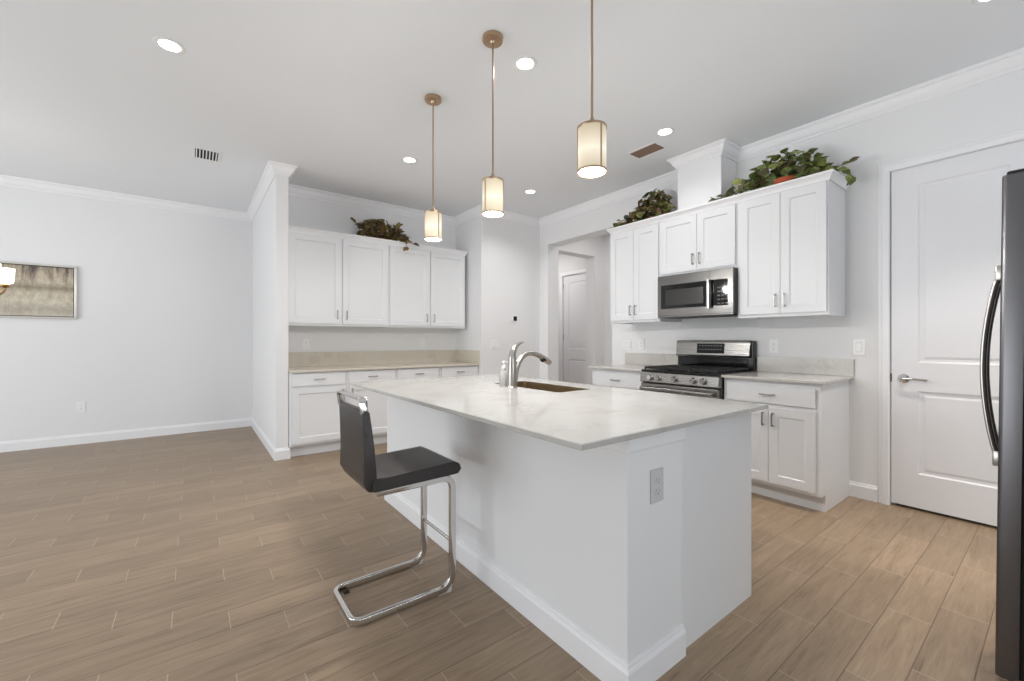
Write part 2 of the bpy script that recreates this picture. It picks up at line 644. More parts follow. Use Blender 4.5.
# walls out of the picture, with their glazed openings
w = MB()
w.box(XL - .15, YB, 0, XL, 1.3, ZC)
w.box(XL - .15, 5.5, 0, XL, YL + .15, ZC)
w.box(XL - .15, 1.3, 2.4, XL, 5.5, ZC)
struct(w.build('wall_left', M['wall']))
w = MB()
w.box(XL, YB - .15, 0, -1.5, YB, ZC)
w.box(3.5, YB - .15, 0, XW2, YB, ZC)
w.box(-1.5, YB - .15, 2.4, 3.5, YB, ZC)
w.box(-1.5, YB - .15, 0, 3.5, YB, .3)
struct(w.build('wall_rear', M['wall']))
f = MB()
for ya in (1.3, 3.37, 5.44):
    f.box(XL - .1, ya, 0, XL - .04, ya + .06, 2.4)
f.box(XL - .1, 1.3, 2.34, XL - .04, 5.5, 2.4)
f.box(XL - .1, 1.3, 0, XL - .04, 5.5, .06)
struct(f.build('window_1', M['trim']))
f = MB()
for xa in (-1.5, .15, 1.8, 3.44):
    f.box(xa, YB - .1, .3, xa + .06, YB - .04, 2.4)
f.box(-1.5, YB - .1, 2.34, 3.5, YB - .04, 2.4)
f.box(-1.5, YB - .1, .3, 3.5, YB - .04, .36)
struct(f.build('window_2', M['trim']))  # unseen rear opening, placed to light the range wall
# boxed duct above the range cabinets
CX, CY0, CY1 = 3.7193, 1.847, 2.267
struct(MB().box(CX, CY0, 2.36, XR, CY1, ZC, .003).build('wall_duct_chase', M['trim']))

CROWN = [(0, -.1), (.010, -.1), (.012, -.088), (.016, -.082), (.026, -.072), (.038, -.052), (.047, -.032), (.054, -.022), (.064, -.019), (.068, -.012), (.072, -.010), (.072, 0), (0, 0)]
BASE = [(0, 0), (.015, 0), (.015, .088), (.012, .096), (.008, .1), (.007, .110), (.004, .114), (0, .114)]


def run(path, prof, z, name_prefix, start, m, closed=False):
    """mouldings along a plan path; the room is on the right-hand side of travel; one mesh per straight length"""
    P = [Vector((p[0], p[1])) for p in path]
    n = len(P)
    nrm = []
    for i in range(n - 1):
        d = (P[i + 1] - P[i]).normalized()
        nrm.append(Vector((d.y, -d.x)))
    offs = []
    for i in range(n):
        if i == 0:
            offs.append(nrm[0])
        elif i == n - 1:
            offs.append(nrm[-1])
        else:
            a, b = nrm[i - 1], nrm[i]
            offs.append((a + b) / (1 + a.dot(b)))
    res = []
    for i in range(n - 1):
        mb = MB()
        A = [mb.bm.verts.new((P[i].x + offs[i].x * d, P[i].y + offs[i].y * d, z + h)) for d, h in prof]
        B = [mb.bm.verts.new((P[i + 1].x + offs[i + 1].x * d, P[i + 1].y + offs[i + 1].y * d, z + h)) for d, h in prof]
        k = len(prof)
        for j in range(k):
            mb.bm.faces.new((A[j], A[(j + 1) % k], B[(j + 1) % k], B[j]))
        mb.bm.faces.new(A)
        mb.bm.faces.new(B[::-1])
        res.append(struct(mb.build('%s_%s' % (name_prefix, start[i] if isinstance(start, list) else start + i), m)))
    return res


run([(XL, YL), (XS1, YL), (XS1, YS), (XS2, YS), (XS2, YN), (XN, YN), (XN, YP), (XR, YP), (XR, CY1), (CX, CY1), (CX, CY0), (XR, CY0), (XR, YB)],
    CROWN, ZC, 'trim', 1, M['trim'])
run([(XL, YL), (XS1, YL), (XS1, YS), (XS2, YS), (XS2, YS + .07)], BASE, 0, 'baseboard', ['back', 'partition', 'partition_end', 'partition_return'], M['trim'])
run([(3.0, YP), (XR, YP), (XR, YO1)], BASE, 0, 'baseboard', ['corner', 'opening'], M['trim'])
run([(XR, 1.02), (XR, .838)], BASE, 0, 'baseboard', ['right'], M['trim'])
run([(4.23, 4.63 + .2), (5.19, 4.83)], BASE, 0, 'baseboard', ['hall'], M['trim'])


# ------------------------------------------------------------------ doors
def lever(parent, x, z, side, m, lev=True):
    """lever set on a door front (facing -y); the lever points to side (+1 right, -1 left)"""
    h = MB()
    h.lathe([(.0, .0), (.031, .0), (.033, .004), (.031, .009), (.02, .013), (.012, .016), (.012, .045), (.0, .045)], x, 0, z, 24, 'y')
    if lev:
        h.sweep(fillet([(x, -.043, z), (x + side * .05, -.047, z + .002), (x + side * .125, -.042, z - .003)], .03),
                rrect(.012, .018, .005), scales=None)
    return h.build('handle', m, parent, smooth=40)


def room_door(name, label, loc, rotz, wd_, ht, panels, m, casing_w, head=True):
    root = bpy.data.objects.new(name, None)
    C.objects.link(root)
    root.location, root.rotation_euler.z = loc, rotz
    struct(root)
    root['label'] = label
    MB().panelled(wd_, ht, .035, panels, [(.010, .009), (.026, .010), (.042, .005)], 0, .020).build('slab', m, root)
    # casing, front plane slightly proud of the wall
    cs = MB()
    prof = [(0.0, 0), (0.0, -.012), (.006, -.018), (casing_w * .6, -.018), (casing_w * .72, -.013), (casing_w - .004, -.011), (casing_w, -.006), (casing_w, 0)]
    g = .006
    y = -.0115

    def pt(corner, d, yy):
        x, z = corner
        return (x[0] + x[1] * d, y + yy, z[0] + z[1] * d)
    corners = [((-g, -1), (0, 0)), ((-g, -1), (ht + .012 + g, 1)), ((wd_ + g, 1), (ht + .012 + g, 1)), ((wd_ + g, 1), (0, 0))]
    rings = [[cs.bm.verts.new(pt(c, d, yy)) for d, yy in prof] for c in corners]
    k = len(prof)
    for a, b in zip(rings, rings[1:]):
        for j in range(k):
            cs.bm.faces.new((a[j], a[(j + 1) % k], b[(j + 1) % k], b[j]))
    cs.bm.faces.new(rings[0])
    cs.bm.faces.new(rings[-1][::-1])
    cs.build('casing', M['trim'], root)
    # stop behind the slab
    MB().box(-.004, .036, 0, .012, .05, ht + .012).box(wd_ - .012, .036, 0, wd_ + .004, .05, ht + .012).box(-.004, .036, ht, wd_ + .004, .05, ht + .018).build('stop', M['trim'], root)
    return root


d1 = room_door('door_1', 'tall white two panel door beside the refrigerator', (XR + .012, .767, 0), -R90, .70, 2.387,
               [(.14, .235, .56, .815), (.14, 1.012, .56, 2.258)], M['door'], .063)
lever(d1, .068, .918, 1, M['chrome'])
MB().box(-.006, -.002, .89, .003, .002, .95).build('latch_plate', M['dark_metal'], d1)
d2 = room_door('door_2', 'grey looking white panel door down the hall', (5.62 + .012, 5.808, 0), -R90, .80, 2.392,
               [(.13, .235, .67, .815), (.13, 1.012, .67, 2.258)], M['door'], .063)
lever(d2, .735, .945, -1, M['dark_metal'])
for z in (.28, 1.25, 2.22):
    MB().tube([(-.003, -.006, z - .045), (-.003, -.006, z + .045)], .007, 8).build('hinge', M['nickel'], d2)


# ------------------------------------------------------------------ cabinets
def pull(parent, x, z, length, vertical, y):
    h = MB()
    t = .0045
    if vertical:
        h.box(x - t, y - .032, z - length / 2, x + t, y - .024, z + length / 2, .0015)
        for s in (-1, 1):
            h.box(x - t, y - .026, z + s * (length / 2 - .006) - t, x + t, y, z + s * (length / 2 - .006) + t, .001)
    else:
        h.box(x - length / 2, y - .032, z - t, x + length / 2, y - .024, z + t, .0015)
        for s in (-1, 1):
            h.box(x + s * (length / 2 - .006) - t, y - .026, z - t, x + s * (length / 2 - .006) + t, y, z + t, .001)
    return h.build('handle', M['pull'], parent)


SHAKER = [(.002, .0), (.005, .004), (.008, .0075), (.0085, .0085)]


def cab_door(parent, x0, z0, x1, z1, hx=None, hz=None, fr=.058, hlen=.1):
    d = MB().panelled(x1 - x0, z1 - z0, .019, [(fr, fr, x1 - x0 - fr, z1 - z0 - fr)], SHAKER, x0, z0, -.02).build('door', M['cabinet'], parent)
    if hx is not None:
        pull(d, hx, hz, hlen, True, -.02)
    return d


def drawer(parent, x0, z0, x1, z1, hlen=.1):
    d = MB().box(x0, -.02, z0, x1, -.001, z1, .003).build('drawer', M['cabinet'], parent)
    pull(d, (x0 + x1) / 2, (z0 + z1) / 2 + .004, hlen, False, -.02)
    return d


def wall_cabinet(label, loc, rotz, w_, h_, dep, doors, group, ins=.03):
    """doors: (x0, x1, handle side) within the width"""
    t = thing('wall_cabinet', label, 'cabinet', loc, rotz, group)
    b = MB().box(0.0005, 0, .018, w_ - .0005, dep, h_, .0015)
    b.box(0.0005, 0, 0, w_ - .0005, .02, .018).box(.0005, .02, 0, .016, dep, .018).box(w_ - .016, .02, 0, w_ - .0005, dep, .018)
    b.build('body', M['cabinet'], t)
    for x0, x1, s in doors:
        hx = x1 - ins if s > 0 else x0 + ins
        cab_door(t, x0, .026, x1, h_ - .012, hx, .026 + .1)
    return t


def base_cabinet(label, loc, rotz, w_, dep, drawers, doors, group, top=.873, dz=(.722, .852), oz=(.142, .694), toe=.075):
    t = thing('base_cabinet', label, 'cabinet', loc, rotz, group)
    b = MB().box(0.0005, 0, .118, w_ - .0005, dep, top, .0015)
    b.box(0.0005, toe, 0, w_ - .0005, dep, .12)
    b.build('body', M['cabinet'], t)
    for x0, x1 in drawers:
        drawer(t, x0, dz[0], x1, dz[1])
    for x0, x1, s in doors:
        hx = x1 - .03 if s > 0 else x0 + .03
        cab_door(t, x0, oz[0], x1, oz[1], hx, oz[1] - .085)
    return t


GU = 'wall cabinets on the range wall'
XU = 3.637
DU = XR - XU - .001
YA, YAB, YBC, YC = 3.011, 2.403, 1.667, 1.031
ZU, ZUT = 1.374, 2.345
wall_cabinet('white two door wall cabinet left of the microwave, beside the hall opening', (XU, YA, ZU), -R90, YA - YAB, ZUT - ZU, DU,
             [(.012, .306, 1), (.310, .596, -1)], GU)
wall_cabinet('short white two door cabinet directly above the microwave', (XU, YAB, 1.80), -R90, YAB - YBC, ZUT - 1.80, DU,
             [(.014, .383, 1), (.387, .722, -1)], GU)
wall_cabinet('white two door wall cabinet right of the microwave, nearest the pantry door', (XU, YBC, ZU), -R90, YBC - YC, ZUT - ZU, DU,
             [(.026, .3245, 1), (.3285, .624, -1)], GU)

# crown strip on top of the three range wall cabinets
CABCR = [(0, 0), (.006, 0), (.008, .010), (.014, .023), (.023, .035), (.028, .041), (.033, .043), (.033, .058), (0, .058)]


def cab_crown(label, path, z, group):
    P = [Vector(p) for p in path]
    nr = [Vector(((P[i + 1] - P[i]).normalized().y, -(P[i + 1] - P[i]).normalized().x)) for i in range(len(P) - 1)]
    offs = [nr[0]] + [(a + b) / (1 + a.dot(b)) for a, b in zip(nr, nr[1:])] + [nr[-1]]
    mb = MB()
    o0 = P[0]
    rings = [[mb.bm.verts.new((p.x - o0.x + o.x * d, p.y - o0.y + o.y * d, h)) for d, h in CABCR] for p, o in zip(P, offs)]
    k = len(CABCR)
    for a, b in zip(rings, rings[1:]):
        for j in range(k):
            mb.bm.faces.new((a[j], a[(j + 1) % k], b[(j + 1) % k], b[j]))
    mb.bm.faces.new(rings[0])
    mb.bm.faces.new(rings[-1][::-1])
    return tag(mb.build('cabinet_crown', M['trim'], loc=(o0.x, o0.y, z)), label, 'crown moulding', group)


cab_crown('white crown strip along the tops of the three range wall cabinets', [(XR - .002, YA), (XU - .001, YA), (XU - .001, YC - .001), (XR - .002, YC - .001)][::1], ZUT, None)

GN = 'wall cabinets in the nook'
XU0 = XS2 + .02
NZ, NT_ = 1.35, 2.345
wall_cabinet('left white two door wall cabinet in the nook, against the partition end', (XU0, 4.97, NZ), 0, 1.886 - XU0, NT_ - NZ, YN - 4.97 - .001,
             [(.016, 1.3227 - XU0, 1), (1.3445 - XU0, 1.862 - XU0, -1)], GN, .04)
wall_cabinet('right white two door wall cabinet in the nook, under the first pendant lamp', (1.886, 4.97, NZ), 0, 2.955 - 1.886, NT_ - NZ, YN - 4.97 - .001,
             [(.008, 2.415 - 1.886, 1), (2.436 - 1.886, 2.930 - 1.886, -1)], GN, .04)
cab_crown('white crown strip along the tops of the nook wall cabinets', [(XU0, YN - .002), (XU0, 4.969), (2.956, 4.969), (2.956, YN - .002)], NT_, None)

XB = 3.40
GB = 'base cabinets on the range wall'
base_cabinet('white base cabinet left of the range, half hidden by the island', (XB, 3.066, 0), -R90, 3.066 - YAB - .002, XR - XB - .001,
             [(.02, .64)], [(.02, .328, 1), (.332, .64, -1)], GB, .893)
base_cabinet('white base cabinet right of the range with one drawer over two doors', (XB, YBC - .002, 0), -R90, YBC - .002 - 1.006, XR - XB - .001,
             [(.03, .628)], [(.03, .331, 1), (.335, .628, -1)], GB, .893)
GNB = 'base cabinets in the nook'
nb = [XS2 + .004, 1.316, 1.868, 2.428, 2.998]
nl = ['white nook base cabinet against the partition end, first from the left', 'white nook base cabinet behind the bar stool backrest, second from the partition',
      'white nook base cabinet, third from the partition, mostly hidden by the island', 'white nook base cabinet in the far right corner of the nook']
for i in range(4):
    w_ = nb[i + 1] - nb[i]
    base_cabinet(nl[i], (nb[i], 4.70, 0), 0, w_, YN - 4.70 - .001, [(.022, w_ - .022)], [(.022, w_ - .022, 1 if i in (0, 2) else -1)], GNB, .863, (.722, .850), (.142, .706))

# worktops
tag(MB().box(0, 0, 0, 2.998 - XS2 - .002, YN - 4.662, .022, .003).build('countertop', M['quartz_beige'], loc=(XS2 + .001, 4.662, .863)),
    'beige speckled counter running across the nook base cabinets', 'countertop')
t = thing('backsplash', 'beige stone upstand along the nook back and side wall', 'backsplash', (XS2 + .001, YN - .021, .886))
MB().box(0, 0, 0, 2.999 - XS2 - .002, .020, .168, .002).build('back_strip', M['quartz_beige'], t)
MB().box(2.979 - XS2 - .002, 4.668 - (YN - .021), 0, 2.999 - XS2 - .002, 0, .168, .002).build('side_strip', M['quartz_beige'], t)
tag(MB().box(0, 0, 0, XR - .001 - 3.349, 3.085 - YAB - .003, .02, .003).build('countertop', M['quartz_grey'], loc=(3.349, YAB + .002, .894)),
    'grey speckled counter left of the range', 'countertop', 'range wall counters')
tag(MB().box(0, 0, 0, XR - .001 - 3.349, YBC - .984 - .003, .02, .003).build('countertop', M['quartz_grey'], loc=(3.349, .984, .894)),
    'grey speckled counter right of the range', 'countertop', 'range wall counters')
tag(MB().box(0, 0, 0, .019, 3.10 - YAB - .003, .132, .002).build('backsplash', M['quartz_grey'], loc=(XR - .020, YAB + .002, .9145)),
    'low grey stone upstand on the wall left of the range', 'backsplash', 'range wall upstands')
tag(MB().box(0, 0, 0, .019, YBC - .976 - .003, .132, .002).build('backsplash', M['quartz_grey'], loc=(XR - .020, .976, .9145)),
    'low grey stone upstand on the wall right of the range', 'backsplash', 'range wall upstands')

# ------------------------------------------------------------------ island
IX0, IX1, IY0, IY1, IZ = .889, 2.1405, .842, 3.0945, .8894
KX0, KX1, KY0, KY1 = 1.148, 1.475, .881, 3.063
isl = thing('kitchen_island', 'white kitchen island base with a knee wall and end panel', 'kitchen island', (KX0, KY0, 0))
L = lambda x, y: (x - KX0, y - KY0)
MB().box(0, 0, 0, KX1 - KX0, KY1 - KY0, .868, .002).build('knee_wall', M['wall'], isl)
ya_, yb_ = .012, KY1 - KY0 - .012
MB().box(KX1 - KX0, ya_, .09, 2.066 - KX0, yb_, .108).box(2.05 - KX0, ya_, .108, 2.066 - KX0, yb_, .868).box(KX1 - KX0, ya_, .108, 2.05 - KX0, ya_ + .016, .868).box(KX1 - KX0, yb_ - .016, .108, 2.05 - KX0, yb_, .868).box(1.98 - KX0, ya_, 0, 2.0 - KX0, yb_, .09).build('body', M['cabinet'], isl)
MB().box(KX1 - KX0, .006, 0, 2.07 - KX0, .0118, .868, .001).build('end_panel', M['cabinet'], isl)


def wrap(prof, z, name, m):
    path = [(KX1 + .002, KY0), (KX0, KY0), (KX0, KY1), (KX1, KY1)]
    # travel direction chosen so that the profile leaves the wall
    P = [Vector(L(*p)) for p in path]
    nr = []
    for i in range(3):
        d = (P[i + 1] - P[i]).normalized()
        nr.append(Vector((-d.y, d.x)))
    cen = Vector(L((KX0 + KX1) / 2, (KY0 + KY1) / 2))
    nr = [n_ if (P[i] + P[i + 1]).lerp(cen * 2, 0).dot(n_) / 2 > cen.dot(n_) else -n_ for i, n_ in enumerate(nr)]
    offs = [nr[0]] + [(a + b) / (1 + a.dot(b)) for a, b in zip(nr, nr[1:])] + [nr[-1]]
    mb = MB()
    rings = [[mb.bm.verts.new((p.x + o.x * d, p.y + o.y * d, z + h)) for d, h in prof] for p, o in zip(P, offs)]
    k = len(prof)
    for a, b in zip(rings, rings[1:]):
        for j in range(k):
            mb.bm.faces.new((a[j], a[(j + 1) % k], b[(j + 1) % k], b[j]))
    mb.bm.faces.new(rings[0])
    mb.bm.faces.new(rings[-1][::-1])
    return mb.build(name, m, isl)


wrap(BASE, 0, 'baseboard', M['trim'])
wrap([(0, 0), (.010, 0), (.0125, .003), (.0125, .050), (.010, .0528), (0, .0528)], .815, 'top_trim', M['trim'])

# island worktop with the sink cut-out
SX0, SX1, SY0, SY1 = 1.662, 1.945, 1.757, 2.413
mb = MB()
outer = [(IX0, IY0), (IX1, IY0), (IX1, IY1), (IX0, IY1)]
inner = [(p.x, p.y) for p in fillet([(SX0, SY0, 0), (SX1, SY0, 0), (SX1, SY1, 0), (SX0, SY1, 0)], .018, 4, True)]
O0 = (IX0, IY0, .869)


def ringv(pts, z):
    return [mb.bm.verts.new((x - O0[0], y - O0[1], z - O0[2])) for x, y in pts]


bv = .003
out_in = [(IX0 + bv, IY0 + bv), (IX1 - bv, IY0 + bv), (IX1 - bv, IY1 - bv), (IX0 + bv, IY1 - bv)]
r_top, r_mid, r_low, r_bot = ringv(out_in, IZ), ringv(outer, IZ - bv), ringv(outer, .869 + bv), ringv(out_in, .869)
i_top, i_bot = ringv(inner, IZ), ringv(inner, .869)
for a, b in ((r_top, r_mid), (r_mid, r_low), (r_low, r_bot)):
    for k in range(4):
        mb.bm.faces.new((a[k], a[(k + 1) % 4], b[(k + 1) % 4], b[k]))
nI = len(inner)
for k in range(nI):
    mb.bm.faces.new((i_top[k], i_top[(k + 1) % nI], i_bot[(k + 1) % nI], i_bot[k]))
q = nI // 4
for ro, ri in ((r_top, i_top), (r_bot, i_bot)):
    for c in range(4):
        seg = [ri[(c * q + j) % nI] for j in range(q)]            # rounded corner c
        mb.bm.faces.new([ro[c]] + seg[::-1]) if q > 1 else None
        nxt = (c + 1) % 4
        mb.bm.faces.new((ro[c], ri[(c * q + q - 1) % nI], ri[(nxt * q) % nI], ro[nxt]))
tag(mb.build('countertop', M['quartz'], loc=O0), 'large white veined quartz worktop on the island', 'countertop')

# undermount sink
sk = thing('sink', 'stainless undermount sink let into the island worktop', 'sink', (SX0, SY0, .869))
sw_, sl_ = SX1 - SX0, SY1 - SY0
b = MB()
loops = []
for ins, z in ((-.022, -.0005), (-.0215, -.0008), (-.001, -.0008), (.0006, .0), (.0006, .0195), (.003, .0195), (.003, .0), (.005, -.17), (.018, -.19), (.05, -.196)):
    rr = max(.02, .03 - ins * .2)
    loops.append([b.bm.verts.new(p) for p in fillet([(ins, ins, z), (sw_ - ins, ins, z), (sw_ - ins, sl_ - ins, z), (ins, sl_ - ins, z)], rr, 5, True)])
for a_, c_ in zip(loops, loops[1:]):
    for k in range(len(a_)):
        b.bm.faces.new((a_[k], a_[(k + 1) % len(a_)], c_[(k + 1) % len(a_)], c_[k]))
b.bm.faces.new(loops[-1])
b.build('basin', M['basin'], sk, smooth=35)
MB().lathe([(0, -.1945), (.02, -.1945), (.034, -.194), (.042, -.1925), (.044, -.1955)], sw_ / 2, sl_ / 2, 0, 24).build('drain', M['nickel'], sk, smooth=40)

# faucet
fx, fy = 1.610, 2.125
fc = thing('faucet', 'brushed nickel pull-down faucet arching over the island sink', 'faucet', (fx, fy, IZ))
MB().lathe([(0, 0), (.0335, 0), (.034, .004), (.032, .007), (.0285, .009), (.0275, .06), (.026, .13), (.0235, .185), (.0235, .2), (.022, .204), (0, .204)], n=32).build('body', M['nickel'], fc, smooth=35)
sp = [(.012, 0, .012), (.018, 0, .06), (.030, 0, .115), (.050, 0, .158), (.082, 0, .194), (.122, 0, .213), (.165, 0, .215), (.205, 0, .206), (.234, 0, .193)]
_p = fillet(sp, .03, 4)
MB().tube(_p, .0172, 16, scales=[1.25 - .25 * min(1, 2 * i / len(_p)) for i in range(len(_p))]).build('spout', M['nickel'], fc, smooth=50)
MB().tube([(.228, 0, .197), (.262, 0, .180), (.300, 0, .158), (.320, 0, .146)], .0185, 16, scales=[.95, 1.05, 1.12, 1.0]).build('spray_head', M['nickel'], fc, smooth=50)
MB().tube([(.246, -.0175, .178), (.268, -.0175, .165)], .0065, 10).tube([(.240, 0, .176), (.262, 0, .161)], .012, 10).build('spray_button', M['gasket'], fc, smooth=50)
hd = MB()
hd.sweep([(.000, 0, .2), (.004, 0, .222), (.016, 0, .248), (.036, 0, .268), (.064, 0, .282), (.092, 0, .288)], rrect(.040, .034, .014),
         up=(1, 0, 0), scales=[1.12, 1.08, .95, .72, .46, .24])
hd.build('handle', M['nickel'], fc, smooth=50)

# soap bottle
sb = thing('soap_dispenser', 'clear hand soap pump bottle standing behind the faucet', 'soap bottle', (1.607, 2.212, IZ))
MB().lathe([(0, 0), (.027, 0), (.029, .004), (.029, .085), (.026, .098), (.014, .108), (.011, .112), (.011, .118), (0, .118)], n=24).build('bottle', M['soap'], sb, smooth=40)
MB().lathe([(0, .116), (.0135, .116), (.0135, .130), (.006, .134), (.0045, .136), (.0045, .152), (.009, .154), (.009, .163), (.004, .166), (0, .166)], n=20).tube([(0, 0, .159), (.03, 0, .158), (.038, 0, .152)], .0042, 8).build('pump', M['plastic'], sb, smooth=40)
MB().tube([(0, 0, .006), (0, 0, .115)], .003, 8).build('dip_tube', M['plastic'], sb)

# ------------------------------------------------------------------ range
rg = thing('gas_range', 'stainless gas range with black cooktop and backguard display', 'range', (3.318, YAB - .002, 0), -R90)
RW = YAB - YBC - .004            # local: x across, y into the wall, front at y = 0
RD = XR - 3.318 - .004
MB().box(.002, .035, .04, RW - .002, RD - .06, .905, .003).build('body', M['black'], rg)
MB().box(.03, .06, 0, RW - .03, RD - .1, .04).build('plinth', M['black'], rg)
MB().box(.006, .0, .055, RW - .006, .034, .195, .004).build('drawer', M['steel'], rg)
dr = MB().box(.006, .0, .205, RW - .006, .034, .795, .006).build('door', M['steel'], rg)
MB().box(.11, -.002, .33, RW - .11, .004, .62, .002).build('window', M['glass_black'], dr)
hb = MB()
hb.sweep([(.03, -.045, .752), (RW - .03, -.045, .752)], rrect(.022, .034, .009))
for x in (.05, RW - .05):
    hb.box(x - .012, -.04, .742, x + .012, .002, .762, .003)
hb.build('handle', M['steel'], dr, smooth=40)
MB().prism([(.0, .002, .808), (.0, -.004, .815), (.0, .006, .892), (.0, .014, .898), (.0, .05, .898), (.0, .05, .808)], (RW, 0, 0)).build('control_panel', M['steel'], rg)
for kx in (.112, .194, .354, .525, .612):
    kb = MB().lathe([(0, -.006), (.028, -.006), (.0285, .004), (.0245, .008), (.0225, .03), (.0205, .034), (0, .034)], kx, .0, .853, 24, 'y')
    kb.build('knob', M['chrome'], rg, smooth=40)
MB().box(0, .012, .898, RW, RD - .055, .920, .005).build('cooktop', M['black'], rg)
for bx, by, br in ((.16, .17, .05), (.16, .44, .04), (RW - .16, .17, .045), (RW - .16, .44, .05), (RW / 2, .31, .038)):
    MB().lathe([(0, .92), (br, .92), (br, .923), (br * .8, .924), (br * .8, .926), (br * .7, .9275), (0, .9275)], bx, by, 0, 24).build('burner', M['iron'], rg, smooth=40)
for gx0, gx1 in ((.02, .25), (.255, RW - .255), (RW - .25, RW - .02)):
    g = MB()
    z0, z1, t_ = .928, .946, .006
    ys = (.04, .305, .565)
    for yy in ys:
        g.box(gx0, yy - t_, z0, gx1, yy + t_, z1, .002)
    for xx in (gx0 + t_, (gx0 + gx1) / 2, gx1 - t_):
        g.box(xx - t_, .04, z0, xx + t_, .565, z1, .002)
    for yy in (.17, .44):
        g.box(gx0, yy - t_, z0, gx1, yy + t_, z1, .002)
    for xx in (gx0 + t_, gx1 - t_):
        for yy in ys:
            g.box(xx - t_, yy - t_, .9205, xx + t_, yy + t_, z0)
    g.build('grate', M['iron'], rg)
BG = RD - .05
bgd = MB()
bgd.box(0, BG - .012, .905, RW, RD, 1.182, .006)
bgd.build('backguard', M['black'], rg)
face = MB().prism([(0, BG + .02, 1.1835), (0, BG + .02, 1.189), (0, BG - .014, 1.189), (0, BG - .026, 1.180), (0, BG - .030, 1.165), (0, BG - .044, 1.05), (0, BG - .038, 1.032), (0, BG - .013, 1.03), (0, BG - .013, 1.1835)], (RW - .026, 0, 0)).build('backguard_face', M['steel'], rg)
MB().prism([(.22, BG - .0322, 1.160), (.22, BG - .0438, 1.066), (.22, BG - .03, 1.066), (.22, BG - .03, 1.160)], (.265, 0, 0)).build('display', M['glass_black'], face)
kp = MB()
for r_ in range(2):
    for c_ in range(8):
        x = .24 + c_ * .029
        z = 1.138 - r_ * .035
        y = BG - .0322 - (1.160 - z) * .1234
        kp.box(x, y - .0012, z - .004, x + .016, y + .001, z + .004)
kp.build('keypad', M['keys'], face)
MB().box(.03, BG - .020, .93, RW - .05, BG - .012, 1.022, .004).build('backguard_vent', M['glass_black'], rg)

# ------------------------------------------------------------------ microwave
mw = thing('microwave', 'stainless over-the-range microwave under the short cabinet', 'microwave', (3.556, 2.376, 1.405), -R90)
MW = .708
MH = 1.797 - 1.405
MB().box(0, .03, .012, MW, XR - 3.556 - .003, MH, .003).build('body', M['black'], mw)
MB().box(.02, .05, 0, MW - .02, .36, .012).build('vent_base', M['iron'], mw)
door_w = .508
dm = MB().panelled(door_w, MH - .018, .028, [(.034, .062, door_w - .012, MH - .018 - .088)], [(.002, .003), (.0025, .004)], 0, .018).build('door', M['steel_mw'], mw)
MB().box(.036, .0025, .083, door_w - .014, .006, MH - .091).build('window', M['glass_black'], dm)
MB().box(.08, .0012, .11, door_w - .055, .004, MH - .135, .001).build('window_mesh', mat('microwave_mesh', lin(40, 38, 37), 0.3), dm)
mh = MB()
mh.sweep([(door_w + .004, -.034, .062), (door_w + .004, -.034, MH - .082)], rrect(.026, .014, .005), up=(0, 1, 0))
for z in (.075, MH - .097):
    mh.box(door_w - .003, -.03, z - .008, door_w + .010, .002, z + .008)
mh.build('handle', M['chrome'], dm, smooth=40)
cp = MB().panelled(MW - door_w - .002, MH - .018, .028, [(.014, .062, MW - door_w - .044, MH - .018 - .088)], [(.001, .002), (.0015, .003)], door_w + .002, .018).build('control_panel', M['steel_mw'], mw)
MB().box(door_w + .018, .0015, .082, MW - .044, .006, MH - .09).build('display', M['glass_black'], cp)
kp = MB()
for r_ in range(5):
    for c_ in range(3):
        kp.box(door_w + .07 + c_ * .034, -.0002, .095 + r_ * .034, door_w + .07 + c_ * .034 + .02, .003, .095 + r_ * .034 + .008)
kp.build('keypad', M['keys'], cp)
MB().box(0, .0, 0, MW, .026, .017, .003).build('bottom_rail', M['steel_mw'], mw)

# ------------------------------------------------------------------ refrigerator (faces away from the camera, towards +y)
FX0, FX1, FY = 2.172, 3.08, .153
fr = thing('refrigerator', 'tall stainless side-by-side refrigerator beside the pantry door', 'refrigerator', (FX0, FY, 0))
fr.rotation_euler.x = math.radians(.55)      # tilted back on its front feet
FW = FX1 - FX0
MB().box(.004, -.76, .03, FW - .004, -.066, 1.74, .006).build('body', M['gasket'], fr)
MB().box(.02, -.72, 0, FW - .02, -.09, .03).build('base_grille', M['black'], fr)
split = .40


def fdoor(x0, x1):
    # plan section, slightly bowed to the front with rounded vertical edges
    pts = [(x0, -.056)]
    n = 14
    pts += [(x0, -.018), (x0 + .002, -.010), (x0 + .007, -.004)]
    for k in range(1, n):
        f = k / n
        pts.append((x0 + .007 + (x1 - x0 - .014) * f, -.004 + .006 * math.sin(math.pi * f)))
    pts += [(x1 - .007, -.004), (x1 - .002, -.010), (x1, -.018), (x1, -.056)]
    d = MB().prism([(x, y, .048) for x, y in pts], (0, 0, 1.745 - .048), .006, 3)
    return d.build('door', M['steel_v'], fr, smooth=50)


